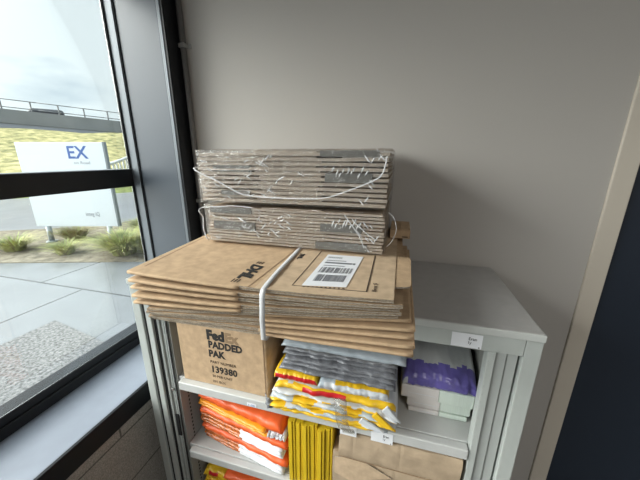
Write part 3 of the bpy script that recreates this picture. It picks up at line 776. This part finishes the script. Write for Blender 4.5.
# crumpled white slips at the right of the upper pouches
for q,(x0,x1,dz) in enumerate(((.480,.510,.002),(.511,.545,.0015))):
    o = bag('paper_slip',x0,x1,.004,.16,zc+dz,.024,lambda u,p,c,s:'paper' if nz(u*4,s*2,q)>-.3 else 'grey_dk',None,seed=80+q,amp=.008,ridge=.008,nx=20)
    tag(o,['left crumpled white paper slip stuck between the orange pouches','right crumpled white paper slip beside the yellow envelopes'][q],'paper','crumpled slips between the orange pouches')

G4 = 'yellow card envelopes standing on the middle shelf'
NE = 6; xs = lin(.556,.705,NE+1)
for n in range(NE):
    x0, x1 = xs[n]+.0006, xs[n+1]-.0006; top = S2+.256-[0,.002,.006,.003,.012,.006,.010,.004,.012][n]; yf = .000+[0,.004,.001,.008,.002,.012,.006,.010,.004][n]
    k = MB(); w_ = x1-x0
    prof = [(x0,yf+.003),(x0+w_*.08,yf),(x0+w_*.56,yf),(x0+w_*.62,yf+.006),(x0+w_*.64,yf+.012),(x0+w_*.67,yf+.007),(x0+w_*.72,yf+.003),(x0+w_*.93,yf+.003),(x1,yf+.007),(x1,.33),(x0,.33)]
    lean = .004*math.sin(n*1.7)
    a = [k.v((x,y,S2+.0005)) for x,y in prof]; b = [k.v((x+lean*.3,y+.003,top)) for x,y in prof]
    for q in range(len(prof)): k.f([a[q],a[(q+1)%len(prof)],b[(q+1)%len(prof)],b[q]],'yellow_card')
    k.f(a[::-1],'yellow_card'); k.f(b,'yellow_card')
    o = k.build('card_envelope')
    tag(o,'yellow card envelope standing upright on the middle shelf, %s' % ['first beside the orange pouches','second from the orange pouches','third from the orange pouches','third from the brown cartons','second from the brown cartons','last, next to the brown cartons'][n],'envelope',G4)

def carton(name, lab, x0, x1, yf, yb, z0, z1, seed, roundl=.0):
    t = thing(name, lab, 'box', ((x0+x1)/2,(yf+yb)/2,z0), 'brown cartons on the middle shelf')
    k = MB(); nx, nv = 40, 8; R = []
    prof = []
    for q in range(nv+1): prof.append((0, q/nv))
    for q in range(1,9): prof.append((q/8, 1))
    for q in range(1,nv+1): prof.append((1, 1-q/nv))
    for i in range(nx+1):
        u = i/nx; x = x0+(x1-x0)*u; r = []
        e = 1-roundl*max(0,1-u/.10)**2
        cr = .0016*sum(max(0,1-abs(u-c_)/.012) for c_ in (.13,.36,.52,.81))
        for (a, b) in prof:
            y = yf+(yb-yf)*a; zz_ = z0+(z1-z0)*(b*e if b else 0)
            dent = .004*nz(u*5+seed, b*2, a*2)
            if a == 0: y += dent + cr*(.4+.6*b) + .006*math.sin(PI*b)*(-.6)
            elif b == 1: zz_ += dent*.7 - cr*.6
            r.append(k.v((x+ (.003*nz(b*3,a*3,seed) if i in (0,nx) else 0), y, max(zz_,z0))))
        R.append(r)
    for i in range(nx):
        for j in range(len(prof)-1): k.f([R[i][j],R[i+1][j],R[i+1][j+1],R[i][j+1]],'carton')
        k.f([R[i][-1],R[i+1][-1],R[i+1][0],R[i][0]],'carton')
    k.f(R[0][::-1],'carton'); k.f(R[-1],'carton')
    k.build('body', t)
    return t
t = carton('brown_carton','lower dented brown carton with torn flaps, standing on the middle shelf',.708,1.085,.014,.37,S2+.0005,-.530,3)
k = MB()
for q in range(6): k.box((.7062,.025+q*.035,S2+.001),(.7072,.050+q*.035,-.57-.012*(q%3)),'raw')
k.build('torn_edge', t)
k = MB(); pts = [(.716,.004,-.610),(.770,.002,-.625),(.895,.004,-.570),(.815,.005,-.536),(.752,.005,-.533),(.716,.005,-.545)]
a = [k.v(p) for p in pts]; b = [k.v((p[0],p[1]+.003,p[2])) for p in pts]; k.f(a,'kraft_pale'); k.f(b[::-1],'kraft_pale')
for q in range(len(pts)): k.f([a[q],b[q],b[(q+1)%len(pts)],a[(q+1)%len(pts)]],'raw')
k.build('front_flap', t)
t = carton('brown_carton','upper creased brown carton lying close under the shelf label',.730,1.080,.000,.37,-.5265,-.4245,8,.22)
k = MB(); k.box((.735,.021,-.4235),(1.078,.20,-.4205),'carton',.0008); k.build('lid_flap', t)
k = MB(); k.box((.735,-.0065,-.521),(1.075,-.0050,-.5195),'faint_brown'); k.build('fold_line', t)

# bottom shelf: yellow bags whose tops show under the middle shelf
zz = -1.0195
for n in range(4):
    o = bag('mailing_bag',.150+.004*n,.50-.01*n,.030,.34,zz,.048,(lambda u,p,c,s: 'red' if (c<-.2 and .0<s<.45 and .1<u<.22) else 'yellow'),None,seed=90+n,amp=.006,ridge=.004)
    tag(o,'yellow mailing bag on the bottom shelf, %s' % ['lying on the shelf','second from the bottom','second from the top','top of its pile'][n],'bag','yellow mailing bags on the bottom shelf'); zz += .0465
o = bag('mailing_pouch',.27,.50,.012,.30,zz+.001,.030,op,None,seed=99,amp=.006); tag(o,'small orange-pink pouch lying on the yellow bags of the bottom shelf','pouch')

# ------------------------------------------------------------------ outside
OG = -1.2
def plane(name, pts, m, th=.05):
    k = MB(); a = [k.v(p) for p in pts]; b = [k.v((p[0],p[1],p[2]-th)) for p in pts]
    k.f(a,m); k.f(b[::-1],m)
    for q in range(len(pts)): k.f([a[q],b[q],b[(q+1)%len(pts)],a[(q+1)%len(pts)]],m)
    return struct(k.build(name))
def bed_x(y): return -3.30-(y-2.5)*-.0
plane('pavement', [(-.43,-5,OG),(-.43,14,OG),(-3.0,14,OG),(-2.9,2.72,OG),(-5.2,2.0,OG),(-9,.5,OG),(-9,-5,OG)],'pavement')
plane('planting_bed', [(-2.9,2.72,OG+.01),(-3.0,14,OG+.01),(-5.0,14,OG+.01),(-5.9,4.4,OG+.01),(-11,1.6,OG+.01),(-9,.5,OG+.01),(-5.2,2.0,OG+.01)],'soil',.06)
plane('gravel_strip', [(-.45,-4,OG+.006),(-.45,.70,OG+.006),(-1.7,.96,OG+.006),(-2.4,1.08,OG+.006),(-2.6,-4,OG+.006)],'gravel',.02)
plane('road', [(-5.0,14.01,OG+.004),(-5.9,4.42,OG+.004),(-11.01,1.62,OG+.004),(-40,-12,OG+.004),(-44,2,OG+.004),(-14,11,OG+.004),(-14,26,OG+.004)],'road')
# hillside rising to the bridge
def basis(d):  # direction away from window towards the sign
    return Vector((-.77*d,.64*d,0))
k = MB(); R = []
for i in range(41):
    s = -32+64*i/40; r = []
    for j in range(23):
        d = 15.5+j*.75; c0 = basis(d)+Vector((.64*s,.77*s,0))+Vector((.85,-.68,0))
        f = max(0,(d-16.5)/(30-16.5)); zz = -1.2 + 3.55*min(1,f)**1.15 + .18*nz(s*.3,d*.4)*min(1,f*3)
        zz -= .02*max(0,s) ; r.append(k.v((c0.x,c0.y,zz)))
    R.append(r)
for i in range(40):
    for j in range(22): k.f([R[i][j],R[i+1][j],R[i+1][j+1],R[i][j+1]],'hill' if j>2 else 'verge',True)
struct(k.build('hillside'))
# bridge with parapet and railing
C0 = Vector((.854,-.683,.384))
def far(px_dir, d, z): v = Vector(px_dir)*d; return Vector((C0.x+v.x, C0.y+v.y, z))
a0 = C0+basis(30)+Vector((.64*-30,.77*-30,0)); a1 = C0+basis(33)+Vector((.64*30,.77*30,0))
u_ = (a1-a0).normalized(); n_ = Vector((-u_.y,u_.x,0))
L = (a1-a0).length
def bz(s): return 3.45-.05*(s-L*.5)
br = thing('road_bridge','grey concrete road bridge with a thin railing crossing above the hillside','bridge',(a0.x,a0.y,0))
k = MB(); R = []
for i in range(31):
    s = L*i/30; p = a0+u_*s; zt = bz(s); r = []
    for (o_, z_) in ((0,zt),(0,zt-.95),(9,zt-1.1),(9,zt-.8),(.35,zt-.75),(.35,zt)): q = p+n_*o_; r.append(k.v((q.x,q.y,z_)))
    R.append(r)
for i in range(30):
    for j in range(6): k.f([R[i][j],R[i+1][j],R[i+1][(j+1)%6],R[i][(j+1)%6]],'concrete')
k.f(R[0],'concrete'); k.f(R[-1][::-1],'concrete')
k.build('deck', br)
k = MB()
for z_ in (.68,.16):
    for i in range(30):
        p = a0+u_*(L*i/30)+n_*.15; q = a0+u_*(L*(i+1)/30)+n_*.15; k.cyl((p.x,p.y,bz(L*i/30)+z_),(q.x,q.y,bz(L*(i+1)/30)+z_),.03,'rail',6)
k.build('handrail', br)
k = MB(); s = .5
s = 4.
while s < L:
    p = a0+u_*s+n_*.15; q = p-u_*.10; k.box((-.035,-.035,0),(.035,.035,.68),'rail',0,1,Matrix.Translation((p.x,p.y,bz(s)))); s += 1.55
o = k.build('railing_posts', br); o['kind'] = 'stuff'
# car on the bridge
def on_bridge(px_s, off): p = a0+u_*px_s+n_*off; return p, bz(px_s)
p, zc = on_bridge(L*.5-3.6, 3.2)
cr = thing('parked_car','small dark car on the bridge behind the railing at the left','car',(p.x,p.y,zc-.77))
mx = Matrix.Translation((p.x,p.y,zc-.77)) @ Matrix.Rotation(math.atan2(u_.y,u_.x),4,'Z')
k = MB(); k.box((-2.1,-.85,.25),(2.1,.85,.85),'car',.18,3,mx); k.build('body', cr)
k = MB(); k.box((-1.2,-.75,.86),(1.0,.75,1.38),'car',.25,3,mx); k.build('cabin', cr)
for sx in (-1.35,1.35):
    for sy in (-.87,.67):
        k = MB(); k.cyl(mx @ Vector((sx,sy,.31)), mx @ Vector((sx,sy+.2,.31)), .30,'gasket',16); k.build('wheel', cr)
# pale fence climbing the slope
fn_ = thing('slope_fence','pale picket fence climbing the foot of the grassy slope','fence',(-14,11.5,-1.2))
A = Vector((-13.6,11.25,-.45)); Bq = Vector((-14.6,14.4,1.0))
fp = []
for q in range(25):
    f = q/24; fp.append(Vector((-14.0-.2*f,10.6+5.2*f,-.65+2.1*f*f+.25*f)))
k = MB(); k.tube([p+Vector((0,0,.62)) for p in fp],.075,'white_rail',6); k.build('top_rail', fn_)
k = MB(); k.tube([p+Vector((0,0,.02)) for p in fp],.05,'white_rail',6); k.build('lower_rail', fn_)
for q,p in enumerate(fp):
    k = MB(); k.box((p.x-.03,p.y-.035,p.z-.9),(p.x+.03,p.y+.035,p.z+.55),'white_rail'); k.build('picket', fn_)
# company sign on two posts
P0 = Vector((-4.27,3.44,0)); ud = Vector((-.965,-.264,0)); nd = Vector((.264,-.965,0))
sg = thing('company_sign','white free-standing company sign ending in a blue X, on posts outside','sign',(P0.x-.7,P0.y-.19,OG))
SW = 1.55
def sgm(): 
    m = Matrix(((-ud.x,-nd.x,0,P0.x),(-ud.y,-nd.y,0,P0.y),(0,0,1,0),(0,0,0,1))); return m   # local x runs left->right (0 at the right edge), local y away from viewer
mx = sgm()
k = MB(); k.box((-SW,0,-.875),(0,.05,.645),'sign',.004,2,mx); bdp = k.build('sign_board', sg)
k = MB(); k.box((.0005,-.004,-.88),(.035,.06,.65),'sign_edge',.002,2,mx); k.build('edge_trim', sg)
for xx in (-.19,-1.36):
    k = MB(); k.cyl(mx @ Vector((xx,.03,OG-.02)), mx @ Vector((xx,.03,-.876)), .045,'post',14); k.cyl(mx @ Vector((xx,.03,OG+.0)), mx @ Vector((xx,.03,OG+.03)), .09,'post',14); k.build('post', sg)
def sm(x, z): return mx @ Matrix.Translation((x,-.0008,z)) @ Matrix.Rotation(PI/2,4,'X')
text('sign_lettering','EX',.30,sm(-.645,.365),'ink_blue',bdp,bold=.006,width=.36)
text('sign_small_print','on Road',.075,sm(-.57,.27),'ink_grey',bdp,width=.29)
text('sign_small_print','integ iQ',.11,sm(-.56,-.70),'ink_grey',bdp,width=.26)

# grass clumps
def clump(x, y, rad, h, n, seed, m, lab, grp):
    k = MB(); rr = random.Random(seed)
    for q in range(n):
        a = rr.uniform(0,2*PI); r0 = rad*.30*math.sqrt(rr.random()); ln = h*rr.uniform(.55,1.1); out = rad*rr.uniform(.25,1.0)
        bx, by = x+math.cos(a)*r0, y+math.sin(a)*r0; dx, dy = math.cos(a+rr.uniform(-.5,.5)), math.sin(a+rr.uniform(-.5,.5))
        w_ = rr.uniform(.005,.011); px_, py_ = -dy*w_, dx*w_
        P_ = []
        for s in range(4):
            f = s/3; P_.append((bx+dx*out*f**1.5, by+dy*out*f**1.5, OG+.008+ln*(f-.35*f*f*f)))
        prev = None
        mm = m if rr.random() < .75 else ('grass_dry' if m == 'grass' else 'grass')
        for s,p_ in enumerate(P_):
            ww = 1-s/3.3; cur = (k.v((p_[0]-px_*ww,p_[1]-py_*ww,p_[2])), k.v((p_[0]+px_*ww,p_[1]+py_*ww,p_[2])))
            if prev: k.f([prev[0],prev[1],cur[1],cur[0]], mm)
            prev = cur
    o = k.build('grass_clump'); tag(o,lab,'grass',grp); return o
GG = 'ornamental grass clumps in the planting bed outside'
clumps = [
 (-3.60,2.93,.56,.54,1400,'grass','large green grass clump in front of the sign post outside'),
 (-3.05,3.05,.36,.32,450,'grass_dry','small dry yellow grass clump right of the large green clump'),
 (-4.55,2.65,.34,.30,450,'grass','low green clump at the pavement edge left of the sign post'),
 (-4.55,4.25,.45,.42,600,'grass','green grass clump behind the right post of the sign'),
 (-3.70,3.75,.50,.46,800,'grass','rounded green clump behind the large one, nearest the window column'),
 (-5.3,3.35,.45,.40,550,'grass_dry','dry grass clump behind the left half of the sign'),
 (-5.6,2.55,.42,.36,500,'grass','green clump under the left end of the sign'),
 (-6.4,2.2,.45,.40,500,'grass','green clump further left along the planting bed'),
 (-4.2,5.4,.45,.45,500,'grass_dry','dry clump at the roadside edge of the planting bed'),
 (-3.45,4.7,.40,.40,450,'grass','roadside green clump closest to the building'),
]
for n,(x,y,r,h,cnt,m,lab) in enumerate(clumps): clump(x,y,r,h,cnt,n+5,m,lab,GG)

# ------------------------------------------------------------------ unseen fill lights added at the ceiling (behind the camera)
for (x,y,lab) in ((2.2,-1.9,'added square fill light at the ceiling, nearer the cupboard'),(2.2,-3.2,'added square fill light at the ceiling, far end of the room')):
    t = thing('fill_light',lab,'light',(x,y,CZ-.02))
    k = MB(); k.box((x-.31,y-.31,CZ-.025),(x-.29,y+.31,CZ-.0005),'paper'); k.box((x+.29,y-.31,CZ-.025),(x+.31,y+.31,CZ-.0005),'paper'); k.box((x-.2899,y-.31,CZ-.025),(x+.2899,y-.29,CZ-.0005),'paper'); k.box((x-.2899,y+.29,CZ-.025),(x+.2899,y+.31,CZ-.0005),'paper'); k.build('frame', t)
    l = bpy.data.lights.new('fill_lamp','AREA'); l.shape = 'SQUARE'; l.size = .58; l.energy = 15; l.color = (1,.97,.93)
    lo = bpy.data.objects.new('fill_lamp', l); COL.objects.link(lo); lo.parent = t; lo.location = (0,0,-.004)

# ------------------------------------------------------------------ sky
SUN, SUN_N, SUN_L = (-.85,-.42,.55), 10, 17.
wd = bpy.data.worlds.new('overcast_sky'); scn.world = wd; wd.use_nodes = True; nt = wd.node_tree; nt.nodes.clear()
out = nt.nodes.new('ShaderNodeOutputWorld'); bg = nt.nodes.new('ShaderNodeBackground'); tc = nt.nodes.new('ShaderNodeTexCoord')
sp = nt.nodes.new('ShaderNodeSeparateXYZ'); nt.links.new(tc.outputs['Generated'], sp.inputs[0])
st_ = nt.nodes.new('ShaderNodeMapRange'); st_.inputs['From Min'].default_value = .45; st_.inputs['From Max'].default_value = .9; st_.inputs['To Min'].default_value = 1.; st_.inputs['To Max'].default_value = 2.2
nt.links.new(sp.outputs['Z'], st_.inputs['Value'])
# the brighter part of the cloud cover, where the sun stands behind it
dt = nt.nodes.new('ShaderNodeVectorMath'); dt.operation = 'DOT_PRODUCT'; dt.inputs[1].default_value = Vector(SUN).normalized(); nt.links.new(tc.outputs['Generated'], dt.inputs[0])
mxx = nt.nodes.new('ShaderNodeMath'); mxx.operation = 'MAXIMUM'; mxx.inputs[1].default_value = 0; nt.links.new(dt.outputs['Value'], mxx.inputs[0])
pw = nt.nodes.new('ShaderNodeMath'); pw.operation = 'POWER'; pw.inputs[1].default_value = SUN_N; nt.links.new(mxx.outputs[0], pw.inputs[0])
ml = nt.nodes.new('ShaderNodeMath'); ml.operation = 'MULTIPLY'; ml.inputs[1].default_value = SUN_L; nt.links.new(pw.outputs[0], ml.inputs[0])
bg2 = nt.nodes.new('ShaderNodeBackground'); bg2.inputs['Color'].default_value = (1,.965,.92,1); nt.links.new(ml.outputs[0], bg2.inputs['Strength'])
add = nt.nodes.new('ShaderNodeAddShader'); nt.links.new(bg.outputs[0], add.inputs[0]); nt.links.new(bg2.outputs[0], add.inputs[1])
mp = nt.nodes.new('ShaderNodeMapping'); mp.inputs['Scale'].default_value = (3.2,3.2,11); nt.links.new(tc.outputs['Generated'], mp.inputs['Vector'])
nn = nt.nodes.new('ShaderNodeTexNoise'); nn.inputs['Scale'].default_value = 1.; nn.inputs['Detail'].default_value = 6; nt.links.new(mp.outputs[0], nn.inputs['Vector'])
rp = nt.nodes.new('ShaderNodeValToRGB'); rp.color_ramp.elements[0].position = .30; rp.color_ramp.elements[1].position = .47
rp.color_ramp.elements[0].color = (.55,.65,.71,1); rp.color_ramp.elements[1].color = (.79,.87,.89,1)
nt.links.new(nn.outputs['Fac'], rp.inputs['Fac']); nt.links.new(rp.outputs['Color'], bg.inputs['Color']); nt.links.new(st_.outputs['Result'], bg.inputs['Strength'])
nt.links.new(add.outputs[0], out.inputs['Surface'])
pl = bpy.data.lights.new('window_portal','AREA'); pl.shape = 'RECTANGLE'; pl.size = 1.5; pl.size_y = 3.05; pl.cycles.is_portal = True
po = bpy.data.objects.new('window_portal', pl); COL.objects.link(po); po.location = (-.40,-1.15,.3); po.rotation_euler = (0,-PI/2,0)

# ------------------------------------------------------------------ camera
yaw, pitch, roll, F = .267815570, .277995887, .00202410510, 287.0006
f = Vector((-math.sin(yaw)*math.cos(pitch), math.cos(yaw)*math.cos(pitch), -math.sin(pitch)))
r = Vector((math.cos(yaw), math.sin(yaw), 0)); u = r.cross(f)
r2 = math.cos(roll)*r+math.sin(roll)*u; u2 = r2.cross(f)
cam = bpy.data.cameras.new('camera'); co = bpy.data.objects.new('camera', cam); COL.objects.link(co)
co.matrix_world = Matrix(((r2.x,u2.x,-f.x,.85368),(r2.y,u2.y,-f.y,-.68262),(r2.z,u2.z,-f.z,.38368),(0,0,0,1)))
cam.sensor_fit = 'HORIZONTAL'; cam.sensor_width = 36; cam.lens = F*36/640; cam.clip_start = .02; cam.clip_end = 300
scn.camera = co
vs = scn.view_settings; scn.display_settings.display_device = 'sRGB'; vs.view_transform = 'Standard'; vs.look = 'None'; vs.gamma = 1; vs.exposure = .38; vs.use_curve_mapping = False
scn.cycles.max_bounces = 10; scn.cycles.transparent_max_bounces = 24
